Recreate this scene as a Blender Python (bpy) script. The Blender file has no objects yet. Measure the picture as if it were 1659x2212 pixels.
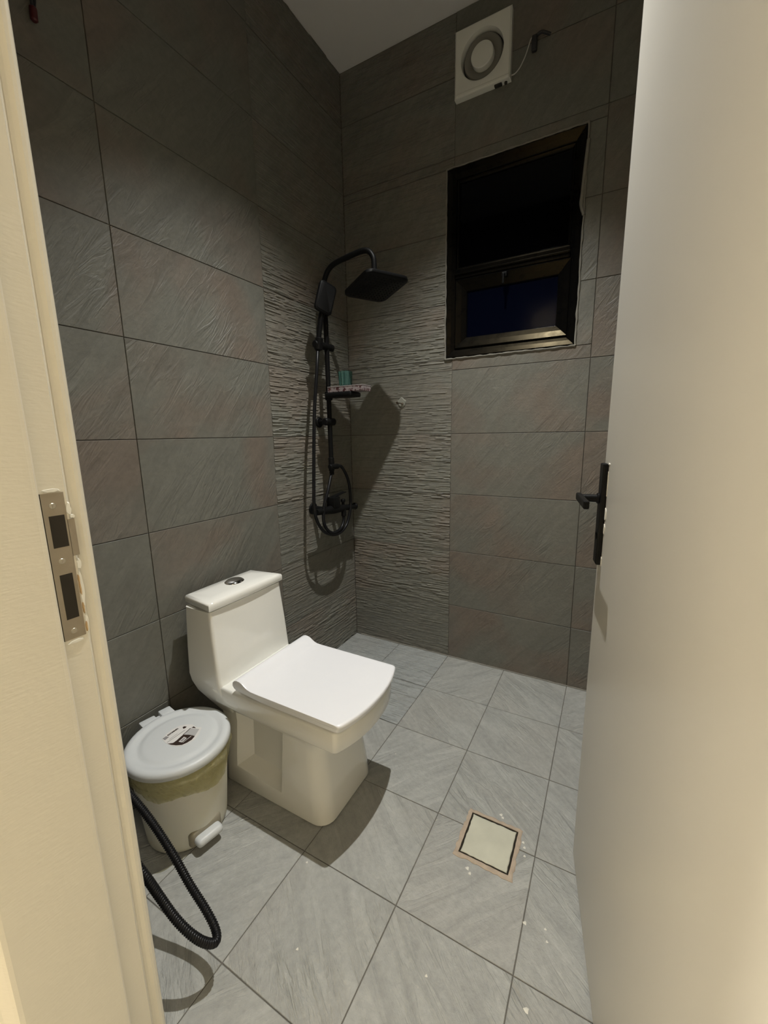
import bpy, bmesh, math, random
from mathutils import Vector, Matrix
random.seed(7)
S = bpy.context.scene
COL = S.collection
V = Vector
PI = math.pi

# ------------------------------------------------------------------ camera, world, exposure
CAMP = V((1.298, -1.9721, 1.2023)); YAW, PITCH, ROLL, FPX = 0.506, -0.187, -0.017, 885.0877
cf = V((-math.sin(YAW) * math.cos(PITCH), math.cos(YAW) * math.cos(PITCH), math.sin(PITCH)))
cr = cf.cross(V((0, 0, 1))).normalized(); cu = cr.cross(cf)
r2 = cr * math.cos(ROLL) + cu * math.sin(ROLL); u2 = cu * math.cos(ROLL) - cr * math.sin(ROLL)
cam = bpy.data.cameras.new('camera'); camo = bpy.data.objects.new('camera', cam); COL.objects.link(camo)
camo.matrix_world = Matrix(((r2.x, u2.x, -cf.x, CAMP.x), (r2.y, u2.y, -cf.y, CAMP.y), (r2.z, u2.z, -cf.z, CAMP.z), (0, 0, 0, 1)))
cam.sensor_fit = 'VERTICAL'; cam.sensor_height = 24.0; cam.lens = FPX / 2212 * 24.0; cam.clip_start = 0.02
S.camera = camo
W = bpy.data.worlds.new('night_sky'); S.world = W; W.use_nodes = True
W.node_tree.nodes['Background'].inputs[0].default_value = (0.06, 0.12, 0.75, 1)     # deep blue night outside
W.node_tree.nodes['Background'].inputs[1].default_value = 0.007
S.view_settings.view_transform = 'Standard'; S.view_settings.look = 'None'
S.view_settings.gamma = 1; S.view_settings.use_curve_mapping = False
S.view_settings.exposure = 0.0
LAMP = V((0.829, -0.80, 2.93)); SPOT_W = 200.0; SPOT_DEG = 92.0; SPOT_BLEND = 1.0
HALL_W = (228.0, 36.0)

# ------------------------------------------------------------------ node helpers
def mat(name):
    m = bpy.data.materials.new(name); m.use_nodes = True
    nt = m.node_tree; b = nt.nodes['Principled BSDF']
    return m, nt, b
def N(nt, typ, **kw):
    n = nt.nodes.new(typ)
    for k, v in kw.items():
        if k.startswith('i_'):
            key = k[2:]
            n.inputs[int(key) if key.isdigit() else key].default_value = v
        else: setattr(n, k, v)
    return n
def L(nt, a, b): nt.links.new(a, b)
def ramp(nt, stops, interp='LINEAR'):
    r = N(nt, 'ShaderNodeValToRGB'); cr_ = r.color_ramp; cr_.interpolation = interp
    while len(cr_.elements) < len(stops): cr_.elements.new(0.5)
    for e, (p, c) in zip(cr_.elements, stops):
        e.position = p; e.color = (c, c, c, 1) if not isinstance(c, tuple) else (*c, 1)
    return r
def noise(nt, vec, scale, detail=4, rough=0.55, dist=0):
    n = N(nt, 'ShaderNodeTexNoise'); n.inputs['Scale'].default_value = scale; n.inputs['Detail'].default_value = detail
    n.inputs['Roughness'].default_value = rough; n.inputs['Distortion'].default_value = dist
    if vec is not None: L(nt, vec, n.inputs['Vector'])
    return n.outputs[0]
def math_(nt, op, a, b=None, c=None):
    n = N(nt, 'ShaderNodeMath', operation=op)
    for i, v in enumerate((a, b, c)):
        if v is None: continue
        if isinstance(v, (int, float)): n.inputs[i].default_value = v
        else: L(nt, v, n.inputs[i])
    return n.outputs[0]
def mixc(nt, fac, a, b, blend='MIX'):
    n = N(nt, 'ShaderNodeMix', data_type='RGBA', blend_type=blend)
    if isinstance(fac, (int, float)): n.inputs[0].default_value = fac
    else: L(nt, fac, n.inputs[0])
    for i, v in ((6, a), (7, b)):
        if isinstance(v, tuple): n.inputs[i].default_value = (*v, 1)
        else: L(nt, v, n.inputs[i])
    return n.outputs[2]
def bump(nt, b, h, strength, dist):
    n = N(nt, 'ShaderNodeBump'); n.inputs['Strength'].default_value = strength; n.inputs['Distance'].default_value = dist
    L(nt, h, n.inputs['Height']); L(nt, n.outputs[0], b.inputs['Normal'])
def plain(name, col, rough=0.5, metal=0, var=0.06, scale=30, bmp=0.0, bscale=60, spec=0.5, coat=0.0, bdist=0.002):
    m, nt, b = mat(name)
    tc = N(nt, 'ShaderNodeTexCoord').outputs['Object']
    n = noise(nt, tc, scale, 5)
    dark = tuple(c * (1 - var) for c in col); lite = tuple(min(1, c * (1 + var)) for c in col)
    L(nt, mixc(nt, n, dark, lite), b.inputs['Base Color'])
    b.inputs['Roughness'].default_value = rough; b.inputs['Metallic'].default_value = metal
    b.inputs['Specular IOR Level'].default_value = spec; b.inputs['Coat Weight'].default_value = coat
    if bmp: bump(nt, b, noise(nt, tc, bscale, 6), bmp, bdist)
    return m

def tile_material(name, relief, base=(0.164, 0.162, 0.137), warm=(0.180, 0.143, 0.114), warm_amt=0.75, rough=0.5, slate_h=0.0030, tone=(0.88, 1.07)):
    """stone-look tile in tile metres (UV): diagonal slate cleft, optional split-face horizontal ribs"""
    m, nt, b = mat(name)
    uv = N(nt, 'ShaderNodeUVMap', uv_map='tile').outputs[0]
    mp = N(nt, 'ShaderNodeMapping'); mp.inputs['Rotation'].default_value = (0, 0, -math.radians(52)); L(nt, uv, mp.inputs[0])
    mp2 = N(nt, 'ShaderNodeMapping'); mp2.inputs['Scale'].default_value = (5.0, 26.0, 1); L(nt, mp.outputs[0], mp2.inputs[0])
    streak = noise(nt, mp2.outputs[0], 1.0, 5, 0.55, 0.7)
    fold = noise(nt, mp.outputs[0], 7.0, 3, 0.5, 1.6)
    fine = noise(nt, uv, 95, 6, 0.7)
    gate = ramp(nt, [(0.42, 0.15), (0.68, 1.0)]); L(nt, noise(nt, uv, 3.6, 2), gate.inputs[0])
    ridge = ramp(nt, [(0.30, 0.0), (0.50, 0.75), (0.56, 0.35), (0.75, 1.0)]); L(nt, streak, ridge.inputs[0])
    h = math_(nt, 'MULTIPLY', ridge.outputs[0], gate.outputs[0])
    h = math_(nt, 'MULTIPLY_ADD', fold, 0.35, h)
    h = math_(nt, 'MULTIPLY_ADD', fine, 0.36, h)
    # colour
    big = noise(nt, uv, 2.6, 3, 0.5, 0.4)
    wr = ramp(nt, [(0.46, 0.0), (0.64, warm_amt)]); L(nt, big, wr.inputs[0])
    c = mixc(nt, wr.outputs[0], base, warm)
    sp = ramp(nt, [(0.25, 0.86), (0.75, 1.12)]); L(nt, noise(nt, uv, 55, 7, 0.65), sp.inputs[0])
    c = mixc(nt, 1.0, c, sp.outputs[0], 'MULTIPLY')
    st = ramp(nt, [(0.32, tone[0]), (0.68, tone[1])]); L(nt, streak, st.inputs[0])
    c = mixc(nt, 1.0, c, st.outputs[0], 'MULTIPLY')
    L(nt, c, b.inputs['Base Color']); b.inputs['Roughness'].default_value = rough
    dist = slate_h
    if relief > 0: dist = slate_h * 0.5
    bump(nt, b, h, 1.0, dist)
    return m

M = {}
M['tile_wall'] = tile_material('slate_wall_tile', 0)
M['tile_rib'] = tile_material('ribbed_wall_tile', 0.0042, base=(0.190, 0.187, 0.158), warm=(0.205, 0.168, 0.136), warm_amt=0.6)
M['tile_rib_soft'] = tile_material('soft_ribbed_tile', 0.0016, base=(0.178, 0.176, 0.149), warm=(0.19, 0.158, 0.128), warm_amt=0.4)
M['tile_floor'] = tile_material('slate_floor_tile', 0, base=(0.385, 0.388, 0.362), warm=(0.395, 0.385, 0.35), warm_amt=0.5, rough=0.42, slate_h=0.0055, tone=(0.85, 1.09))
M['tile_floor_rib'] = tile_material('ribbed_floor_tile', 0.0022, base=(0.36, 0.372, 0.36), warm=(0.365, 0.36, 0.335), warm_amt=0.4, rough=0.36)
M['grout'] = plain('dark_grout', (0.10, 0.09, 0.075), 0.9, bmp=0.3)
M['grout_floor'] = plain('floor_grout', (0.15, 0.14, 0.12), 0.9, var=0.5, scale=9, bmp=0.3)
M['white_paint'] = plain('ceiling_paint', (0.78, 0.77, 0.76), 0.8, var=0.02, bmp=0.05)
M['porcelain'] = plain('white_porcelain', (0.86, 0.85, 0.79), 0.12, var=0.01, coat=0.4)
M['seat_plastic'] = plain('white_seat_plastic', (0.85, 0.85, 0.865), 0.28, var=0.01)
M['chrome'] = plain('chrome', (0.75, 0.75, 0.75), 0.08, metal=1, var=0.01)
M['black'] = plain('matte_black_metal', (0.006, 0.006, 0.006), 0.45, var=0.1, spec=0.12)
M['black_soft'] = plain('black_rubber_face', (0.005, 0.005, 0.005), 0.7, var=0.1, spec=0.2)
M['black_hose'] = plain('black_hose', (0.007, 0.007, 0.008), 0.36, var=0.1, spec=0.22)
M['bin_lid'] = plain('bin_lid_plastic', (0.62, 0.64, 0.64), 0.42, var=0.02, bmp=0.05)
M['fan_plastic'] = plain('fan_plastic', (0.80, 0.80, 0.74), 0.45, var=0.02)
M['fan_shade'] = plain('fan_plastic_shaded', (0.22, 0.21, 0.18), 0.5, var=0.05)  # darkened copy of the white fan plastic, carries the recess shade
M['fan_dark'] = plain('fan_duct_shade_switch', (0.03, 0.028, 0.024), 0.7)  # near-black for the shade painted into the duct, and for the switch
M['caulk'] = plain('grey_caulk', (0.22, 0.21, 0.18), 0.8, var=0.2)
M['plaster'] = plain('white_plaster', (0.27, 0.27, 0.23), 0.9, var=0.15, bmp=0.6)
M['strike_metal'] = plain('strike_metal', (0.34, 0.29, 0.22), 0.42, metal=0.55, var=0.08, scale=80)
M['hole_shade'] = plain('painted_hole_shade', (0.02, 0.015, 0.008), 0.9)  # shade inside holes and gaps, put into the colour
M['screw'] = plain('screw_metal', (0.5, 0.46, 0.38), 0.35, metal=0.8)
M['drain_cover'] = plain('drain_cover_stone', (0.56, 0.55, 0.44), 0.5, var=0.2, scale=14, bmp=0.3, bscale=25)
M['drain_grout'] = plain('pinkish_grout', (0.46, 0.37, 0.28), 0.85, var=0.3, scale=50, bmp=0.5)
M['pale_drop'] = plain('dried_white_paint', (0.72, 0.70, 0.62), 0.6)
M['wood_raw'] = plain('raw_wood', (0.50, 0.34, 0.17), 0.8, var=0.3, scale=60)
M['copper'] = plain('dark_cable', (0.02, 0.02, 0.022), 0.5)
M['red'] = plain('dark_red_plastic', (0.07, 0.008, 0.008), 0.5)
M['cable_white'] = plain('pale_cable', (0.55, 0.55, 0.50), 0.5)
M['sticker_white'] = plain('sticker_white', (0.72, 0.70, 0.67), 0.35, var=0.01)
M['sticker_brown'] = plain('sticker_brown', (0.035, 0.02, 0.015), 0.35)
M['sticker_grey'] = plain('sticker_grey', (0.28, 0.27, 0.27), 0.35)
M['sticker_pale'] = plain('sticker_pale', (0.46, 0.45, 0.44), 0.35)
M['hall_wall'] = plain('hall_paint', (0.80, 0.76, 0.67), 0.8)
M['hall_floor'] = plain('hall_floor_tile', (0.62, 0.60, 0.55), 0.4)
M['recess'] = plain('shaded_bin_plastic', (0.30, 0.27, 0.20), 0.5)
M['steel_nail'] = plain('rusty_screw', (0.10, 0.075, 0.05), 0.6)

def paint_cream():
    m, nt, b = mat('cream_gloss_paint')
    tc = N(nt, 'ShaderNodeTexCoord').outputs['Object']
    n = noise(nt, tc, 4, 4)
    L(nt, mixc(nt, n, (0.645, 0.60, 0.495), (0.685, 0.64, 0.53)), b.inputs['Base Color'])
    b.inputs['Roughness'].default_value = 0.36
    mp = N(nt, 'ShaderNodeMapping'); mp.inputs['Scale'].default_value = (60, 60, 260); L(nt, tc, mp.inputs[0])
    h = math_(nt, 'MULTIPLY_ADD', noise(nt, mp.outputs[0], 1.0, 4), 0.5, noise(nt, tc, 18, 3))
    bump(nt, b, h, 0.35, 0.0016)
    return m
def paint_door():
    m, nt, b = mat('door_satin_paint')
    tc = N(nt, 'ShaderNodeTexCoord').outputs['Object']
    n = noise(nt, tc, 2.5, 4)
    L(nt, mixc(nt, n, (0.50, 0.48, 0.43), (0.53, 0.51, 0.46)), b.inputs['Base Color'])
    b.inputs['Roughness'].default_value = 0.30
    return m
M['cream'] = paint_cream(); M['door'] = paint_door()

def film():
    m, nt, b = mat('yellow_bin_liner_film')
    out = nt.nodes['Material Output']
    b.inputs['Base Color'].default_value = (0.80, 0.75, 0.48, 1); b.inputs['Roughness'].default_value = 0.10
    tc = N(nt, 'ShaderNodeTexCoord').outputs['Object']
    mp = N(nt, 'ShaderNodeMapping'); mp.inputs['Scale'].default_value = (34, 34, 80); L(nt, tc, mp.inputs[0])
    bump(nt, b, noise(nt, mp.outputs[0], 1.0, 6, 0.7, 1.6), 1.0, 0.022)
    tr = N(nt, 'ShaderNodeBsdfTransparent'); tr.inputs[0].default_value = (0.95, 0.92, 0.70, 1)
    mx = N(nt, 'ShaderNodeMixShader'); mx.inputs[0].default_value = 0.34
    L(nt, tr.outputs[0], mx.inputs[1]); L(nt, b.outputs[0], mx.inputs[2]); L(nt, mx.outputs[0], out.inputs[0])
    return m
M['film'] = film()
def milky():
    m, nt, b = mat('milky_bin_plastic')
    tc = N(nt, 'ShaderNodeTexCoord').outputs['Object']
    L(nt, mixc(nt, noise(nt, tc, 6), (0.74, 0.71, 0.59), (0.78, 0.75, 0.64)), b.inputs['Base Color'])
    b.inputs['Roughness'].default_value = 0.4
    b.inputs['Subsurface Weight'].default_value = 0.25; b.inputs['Subsurface Radius'].default_value = (0.03, 0.025, 0.015); b.inputs['Subsurface Scale'].default_value = 0.5
    return m
M['milky'] = milky()
def glass(name, col, rough, alpha, tint=(0.75, 0.8, 1.0)):
    m, nt, b = mat(name); out = nt.nodes['Material Output']
    b.inputs['Base Color'].default_value = (*col, 1); b.inputs['Roughness'].default_value = rough
    tr = N(nt, 'ShaderNodeBsdfTransparent'); tr.inputs[0].default_value = (*tint, 1)
    mx = N(nt, 'ShaderNodeMixShader'); mx.inputs[0].default_value = alpha
    L(nt, tr.outputs[0], mx.inputs[1]); L(nt, b.outputs[0], mx.inputs[2]); L(nt, mx.outputs[0], out.inputs[0])
    return m
def dim(m, v):
    m.node_tree.nodes['Principled BSDF'].inputs['Specular IOR Level'].default_value = v; return m
M['pane_dark'] = glass('black_tinted_glass', (0.001, 0.001, 0.0015), 0.05, 0.995)
M['pane_blue'] = glass('frosted_night_glass', (0.002, 0.003, 0.008), 0.12, 0.55)
M['teal'] = glass('teal_translucent_plastic', (0.06, 0.13, 0.115), 0.3, 0.5, (0.75, 0.95, 0.9))
dim(M['pane_dark'], 0.12); dim(M['pane_blue'], 0.25)
def frame_black():
    m, nt, b = mat('black_window_aluminium')
    tc = N(nt, 'ShaderNodeTexCoord').outputs['Object']
    b.inputs['Base Color'].default_value = (0.003, 0.003, 0.003, 1)
    b.inputs['Specular IOR Level'].default_value = 0.13; b.inputs['Specular Tint'].default_value = (1.0, 0.80, 0.45, 1)
    rr = ramp(nt, [(0.35, 0.26), (0.7, 0.34)]); L(nt, noise(nt, tc, 30, 4), rr.inputs[0]); L(nt, rr.outputs[0], b.inputs['Roughness'])
    return m
M['frame'] = frame_black()
def carton():
    m, nt, b = mat('red_printed_carton')
    tc = N(nt, 'ShaderNodeTexCoord').outputs['Object']
    r = ramp(nt, [(0.46, 0.0), (0.54, 1.0)], 'CONSTANT'); L(nt, noise(nt, tc, 90, 3), r.inputs[0])
    L(nt, mixc(nt, r.outputs[0], (0.25, 0.215, 0.215), (0.055, 0.016, 0.018)), b.inputs['Base Color']); b.inputs['Roughness'].default_value = 0.5
    return m
M['carton'] = carton()
M['carton_pale'] = plain('carton_pale', (0.26, 0.23, 0.23), 0.5)
def emit(name, col, s):
    m, nt, b = mat(name); b.inputs['Emission Color'].default_value = (*col, 1); b.inputs['Emission Strength'].default_value = s
    b.inputs['Base Color'].default_value = (0.8, 0.8, 0.8, 1); return m
M['lens'] = emit('downlight_lens', (1, 0.96, 0.88), 6.0)
M['hall_lens'] = emit('hall_lamp_lens', (1, 0.84, 0.62), 4.0)

# ------------------------------------------------------------------ mesh helpers
def mesh_from(bm, name):
    me = bpy.data.meshes.new(name); bmesh.ops.recalc_face_normals(bm, faces=bm.faces[:]); bm.to_mesh(me); bm.free(); return me
def obj(name, data, m, parent=None, smooth=False, angle=35, loc=None, label=None):
    me = mesh_from(data, name) if isinstance(data, bmesh.types.BMesh) else data
    if m is not None and not me.materials: me.materials.append(M[m] if isinstance(m, str) else m)
    o = bpy.data.objects.new(name, me); COL.objects.link(o)
    if smooth:
        me.shade_smooth()
        try: me.set_sharp_from_angle(angle=math.radians(angle))
        except Exception: pass
    if parent is not None: o.parent = parent
    if loc is not None: o.location = loc
    if label: o['label'] = label
    return o
def thing(name, label, cat, loc=(0, 0, 0), group=None, kind=None):
    o = bpy.data.objects.new(name, None); COL.objects.link(o); o.location = loc; o.empty_display_size = 0.05
    return tag(o, label, cat, group, kind)
def tag(o, label, cat, group=None, kind=None):
    o['label'] = label; o['category'] = cat
    if group: o['group'] = group
    if kind: o['kind'] = kind
    return o
def off(base):                       # child coordinates are given in world metres: shift by the thing's base
    return lambda p: V(p) - V(base)
def box(bm, x0, x1, y0, y1, z0, z1, bev=0.0, seg=2):
    vs = [bm.verts.new((x, y, z)) for z in (z0, z1) for y in (y0, y1) for x in (x0, x1)]
    fs = [(0, 2, 3, 1), (4, 5, 7, 6), (0, 1, 5, 4), (2, 6, 7, 3), (0, 4, 6, 2), (1, 3, 7, 5)]
    faces = [bm.faces.new([vs[i] for i in f]) for f in fs]
    if bev:
        es = list({e for f in faces for e in f.edges})
        bmesh.ops.bevel(bm, geom=es, offset=bev, segments=seg, affect='EDGES', profile=0.5)
    return bm
def nb(): return bmesh.new()
def xf(bm, mtx): bmesh.ops.transform(bm, matrix=mtx, verts=bm.verts[:]); return bm
def smooth_path(P, n=8):
    P = [V(p) for p in P]; out = []
    for i in range(len(P) - 1):
        p0 = P[max(i - 1, 0)]; p1 = P[i]; p2 = P[i + 1]; p3 = P[min(i + 2, len(P) - 1)]
        for k in range(n):
            t = k / n
            out.append(0.5 * ((2 * p1) + (p2 - p0) * t + (2 * p0 - 5 * p1 + 4 * p2 - p3) * t * t + (3 * p1 - p0 - 3 * p2 + p3) * t ** 3))
    out.append(P[-1]); return out
def resample(P, step):
    out = [P[0]]; acc = 0
    for a, b in zip(P, P[1:]):
        d = (b - a).length
        while acc + d >= step:
            t = (step - acc) / d; a = a.lerp(b, t); out.append(a); d = (b - a).length; acc = 0
        acc += d
    return out
def tube(bm, P, r, seg=12, caps=True):
    P = [V(p) for p in P]; n = len(P)
    rad = r if callable(r) else (lambda i: r)
    t0 = (P[1] - P[0]).normalized(); a = t0.cross(V((0, 0, 1)))
    if a.length < 1e-3: a = t0.cross(V((1, 0, 0)))
    a.normalize(); rings = []
    for i in range(n):
        t = (P[min(i + 1, n - 1)] - P[max(i - 1, 0)]).normalized()
        a = (a - t * a.dot(t)).normalized(); b = t.cross(a); R = rad(i)
        rings.append([bm.verts.new(P[i] + (a * math.cos(2 * PI * k / seg) + b * math.sin(2 * PI * k / seg)) * R) for k in range(seg)])
    for A, B in zip(rings, rings[1:]):
        for k in range(seg): bm.faces.new((A[k], A[(k + 1) % seg], B[(k + 1) % seg], B[k]))
    if caps: bm.faces.new(rings[0][::-1]); bm.faces.new(rings[-1])
    return bm
def loft(bm, rings, caps=True):
    R = [[bm.verts.new(p) for p in r] for r in rings]; n = len(R[0])
    for A, B in zip(R, R[1:]):
        for k in range(n): bm.faces.new((A[k], A[(k + 1) % n], B[(k + 1) % n], B[k]))
    if caps: bm.faces.new(R[0][::-1]); bm.faces.new(R[-1])
    return bm
def lathe(bm, prof, seg=48, c=(0, 0, 0), wob=None):
    """profile of (radius, z) closed around the vertical axis; ends capped when radius is 0"""
    rings = []
    for r, z in prof:
        if r < 1e-6: rings.append([bm.verts.new((c[0], c[1], c[2] + z))])
        else: rings.append([bm.verts.new((c[0] + (r + (wob(k, z) if wob else 0)) * math.cos(2 * PI * k / seg), c[1] + (r + (wob(k, z) if wob else 0)) * math.sin(2 * PI * k / seg), c[2] + z)) for k in range(seg)])
    for A, B in zip(rings, rings[1:]):
        for k in range(seg):
            k2 = (k + 1) % seg
            if len(A) == 1 and len(B) == 1: continue
            if len(A) == 1: bm.faces.new((A[0], B[k], B[k2]))
            elif len(B) == 1: bm.faces.new((A[k], A[k2], B[0]))
            else: bm.faces.new((A[k], A[k2], B[k2], B[k]))
    return bm
def rrect(x0, x1, y0, y1, r, z, n=5, front=None):
    """rounded rectangle ring at height z; front = extra radius for the two +x corners"""
    rf = front if front is not None else r
    pts = []
    for cx, cy, a0, R in ((x1 - rf, y1 - rf, 0, rf), (x0 + r, y1 - r, 90, r), (x0 + r, y0 + r, 180, r), (x1 - rf, y0 + rf, 270, rf)):
        for k in range(n + 1):
            a = math.radians(a0 + 90 * k / n); pts.append((cx + R * math.cos(a), cy + R * math.sin(a), z))
    return pts
def prism(bm, poly, z0, z1):
    return loft(bm, [[(x, y, z0) for x, y in poly], [(x, y, z1) for x, y in poly]])
def disc_tube(bm, p, q, r, seg=20, bev=0.0):
    p, q = V(p), V(q); d = (q - p).normalized(); l = (q - p).length
    b = min(bev, l / 3)
    P = [p, p + d * b, q - d * b, q] if b else [p, q]
    rr = [r - b, r, r, r - b] if b else [r, r]
    # duplicate-safe sweep
    return tube(bm, P, lambda i: rr[i], seg)

# ------------------------------------------------------------------ tiled surfaces
def cut(rect, holes, mn=0.012):
    out = [rect]
    for hx0, hx1, hy0, hy1 in holes:
        nx = []
        for (x0, x1, y0, y1) in out:
            if hx0 >= x1 or hx1 <= x0 or hy0 >= y1 or hy1 <= y0: nx.append((x0, x1, y0, y1)); continue
            if y0 < hy0: nx.append((x0, x1, y0, hy0))
            if y1 > hy1: nx.append((x0, x1, hy1, y1))
            if x0 < hx0: nx.append((x0, hx0, max(y0, hy0), min(y1, hy1)))
            if x1 > hx1: nx.append((hx1, x1, max(y0, hy0), min(y1, hy1)))
        out = nx
    return [r for r in out if r[1] - r[0] > mn and r[3] - r[2] > mn]
def tile_mesh(name, a0, a1, b0, b1, place, m, rot, flip, gap=0.0012, th=0.009, ch=0.0009):
    """a,b are the surface's two metres; place(a,b,depth) gives the world point, depth>0 into the room"""
    A0, A1, B0, B1 = a0 + gap, a1 - gap, b0 + gap, b1 - gap
    tip = random.uniform(-0.0004, 0.0004)
    lay = [(A0, B0, -th), (A1, B0, -th), (A1, B1, -th), (A0, B1, -th), (A0, B0, -ch), (A1, B0, -ch), (A1, B1, -ch), (A0, B1, -ch),
           (A0 + ch, B0 + ch, tip), (A1 - ch, B0 + ch, -tip), (A1 - ch, B1 - ch, tip), (A0 + ch, B1 - ch, 0)]
    F = [(3, 2, 1, 0), (8, 9, 10, 11)] + [(i, (i + 1) % 4, 4 + (i + 1) % 4, 4 + i) for i in range(4)] + [(4 + i, 4 + (i + 1) % 4, 8 + (i + 1) % 4, 8 + i) for i in range(4)]
    if flip: F = [f[::-1] for f in F]
    me = bpy.data.meshes.new(name); me.from_pydata([place(*v) for v in lay], [], F)
    uv = me.uv_layers.new(name='tile'); ox, oy = random.uniform(0, 40), random.uniform(0, 40)
    for lp in me.loops:
        a, b, _ = lay[lp.vertex_index]
        a, b = [(a, b), (b, -a), (-a, -b), (-b, a)][rot]
        uv.data[lp.index].uv = (a + ox, b + oy)
    me.materials.append(M[m]); return me
def rib_mesh(name, a0, a1, b0, b1, place, m, depth, flip, gap=0.0012, th=0.009):
    """split-face tile: straight horizontal slips of uneven height and projection, broken along their length"""
    A0, A1, B0, B1 = a0 + gap, a1 - gap, b0 + gap, b1 - gap; nu = max(8, int((A1 - A0) / 0.0110))
    low = -.0010 if m == 'tile_floor_rib' else -.0028
    us = [A0 + (A1 - A0) * k / nu for k in range(nu + 1)]; lay = []; rows = []; b = B0
    big = [random.uniform(.45, 1) for _ in range(12)]
    while b < B1 - .002:
        hgt = random.choice((.0042, .005, .006, .0085)); t = min(B1, b + hgt)
        amp = big[int((b - B0) / .03) % 12]; hs = []; k = 0; cur = random.random()
        while len(hs) <= nu:
            n = random.randint(2, 8); cur = random.choice((0, .35, .6, 1.0)); hs += [cur * amp] * n
        rows.append((b + .0008, t - .0003, hs)); b = t
    if B1 - rows[-1][1] > .004: rows.append((rows[-1][1] + .001, B1, [0.3] * (nu + 1)))
    for lo, hi, hs in rows:
        for v, sag in ((lo, 0.0), (hi, 0.55)):
            for k, u in enumerate(us): lay.append((u, v, low + depth * hs[k] * (1 - sag)))
    n1 = nu + 1; F = []
    for r in range(2 * len(rows) - 1):
        for k in range(nu): F.append((r * n1 + k, r * n1 + k + 1, (r + 1) * n1 + k + 1, (r + 1) * n1 + k))
    base = len(lay); lay += [(A0, B0, -th), (A1, B0, -th), (A1, B1, -th), (A0, B1, -th)]
    last = (2 * len(rows) - 1) * n1
    F += [(base, base + 1) + tuple(range(nu, -1, -1)), tuple(range(last, last + n1)) + (base + 2, base + 3)]
    F += [tuple(r * n1 for r in range(2 * len(rows))) + (base + 3, base), (base + 1, base + 2) + tuple(r * n1 + nu for r in range(2 * len(rows) - 1, -1, -1)), (base + 3, base + 2, base + 1, base)]
    if flip: F = [f[::-1] for f in F]
    me = bpy.data.meshes.new(name); me.from_pydata([place(*v) for v in lay], [], F)
    uv = me.uv_layers.new(name='tile'); ox, oy = random.uniform(0, 40), random.uniform(0, 40)
    for lp in me.loops:
        p = lay[lp.vertex_index]; uv.data[lp.index].uv = (p[0] + ox, p[1] + oy)
    me.materials.append(M[m]); return me
RIB = {'tile_rib': .0048, 'tile_rib_soft': .0028, 'tile_floor_rib': .0036}
def lay_tiles(parent, cols, rows, place, choose, holes=(), flip=False, rots=(0,)):
    for i in range(len(cols) - 1):
        for j in range(len(rows) - 1):
            for (a0, a1, b0, b1) in cut((cols[i], cols[i + 1], rows[j], rows[j + 1]), holes):
                kind = choose(i, j)
                me = rib_mesh('tile', a0, a1, b0, b1, place, kind, RIB[kind], flip) if kind in RIB else tile_mesh('tile', a0, a1, b0, b1, place, kind, random.choice(rots), flip)
                o = bpy.data.objects.new('tile', me); COL.objects.link(o); o.parent = parent
H = 2.931; XR = 1.655; YF = -1.655
def struct(name, bm, m, label, cat):
    return tag(obj(name, bm, m), label, cat, kind='structure')
zrows = [0.3 * k for k in range(10)] + [H]
# floor
fl = struct('floor', box(nb(), -0.1, XR + 0.1, -1.88, 0.1, -0.11, -0.0022), 'grout_floor', 'grey slate-look tiled bathroom floor', 'floor')
fc = [0, 0.2963, 0.5924, 0.8951, 1.1917, 1.4917, XR]; fr = [-1.655, -1.5137, -1.2172, -0.9176, -0.616, -0.3186, 0]
lay_tiles(fl, fc, fr, lambda a, b, d: (a, b, d), lambda i, j: 'tile_floor_rib' if (i < 2 and j >= 4) else 'tile_floor', rots=(0, 1, 2, 3))
lay_tiles(fl, [0.5924, 0.8951, 1.1917, 1.4917], [-1.88, -1.655], lambda a, b, d: (a, b, d), lambda i, j: 'tile_floor', rots=(0, 1))
# back wall (window in it)
WX0, WX1, WZ0, WZ1 = 0.558, 1.130, 1.553, 2.359
bm = nb()
for r in cut((-0.1, XR + 0.1, -0.1, H + 0.1), [(WX0, WX1, WZ0, WZ1)]): box(bm, r[0], r[1], 0.0035, 0.11, r[2], r[3])
wb = struct('wall_back', bm, 'grout', 'grey tiled back wall with the dark window and shower corner', 'wall')
rib_kind = lambda i, j: ('tile_rib_soft' if j in (0, 4) else 'tile_rib') if i == 0 else 'tile_wall'
lay_tiles(wb, [0, 0.5924, 1.1917, XR], zrows, lambda a, b, d: (a, -d, b), rib_kind, holes=[(WX0, WX1, WZ0, WZ1)])
# left wall
wl = struct('wall_left', box(nb(), -0.11, -0.0035, -1.88, 0.1, -0.1, H + 0.1), 'grout', 'grey tiled left wall behind toilet and shower', 'wall')
lay_tiles(wl, [-1.655, -1.2084, -0.6136, 0], zrows, lambda a, b, d: (d, a, b), lambda i, j: ('tile_rib_soft' if j in (1, 2) else 'tile_rib') if i == 2 else 'tile_wall')
# right wall
wr_ = struct('wall_right', box(nb(), XR + 0.0035, XR + 0.11, -1.88, 0.1, -0.1, H + 0.1), 'grout', 'grey tiled right wall hidden behind the open door', 'wall')
lay_tiles(wr_, [-1.655, -1.2084, -0.6136, 0], zrows, lambda a, b, d: (XR - d, a, b), lambda i, j: 'tile_wall', flip=True)
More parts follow.
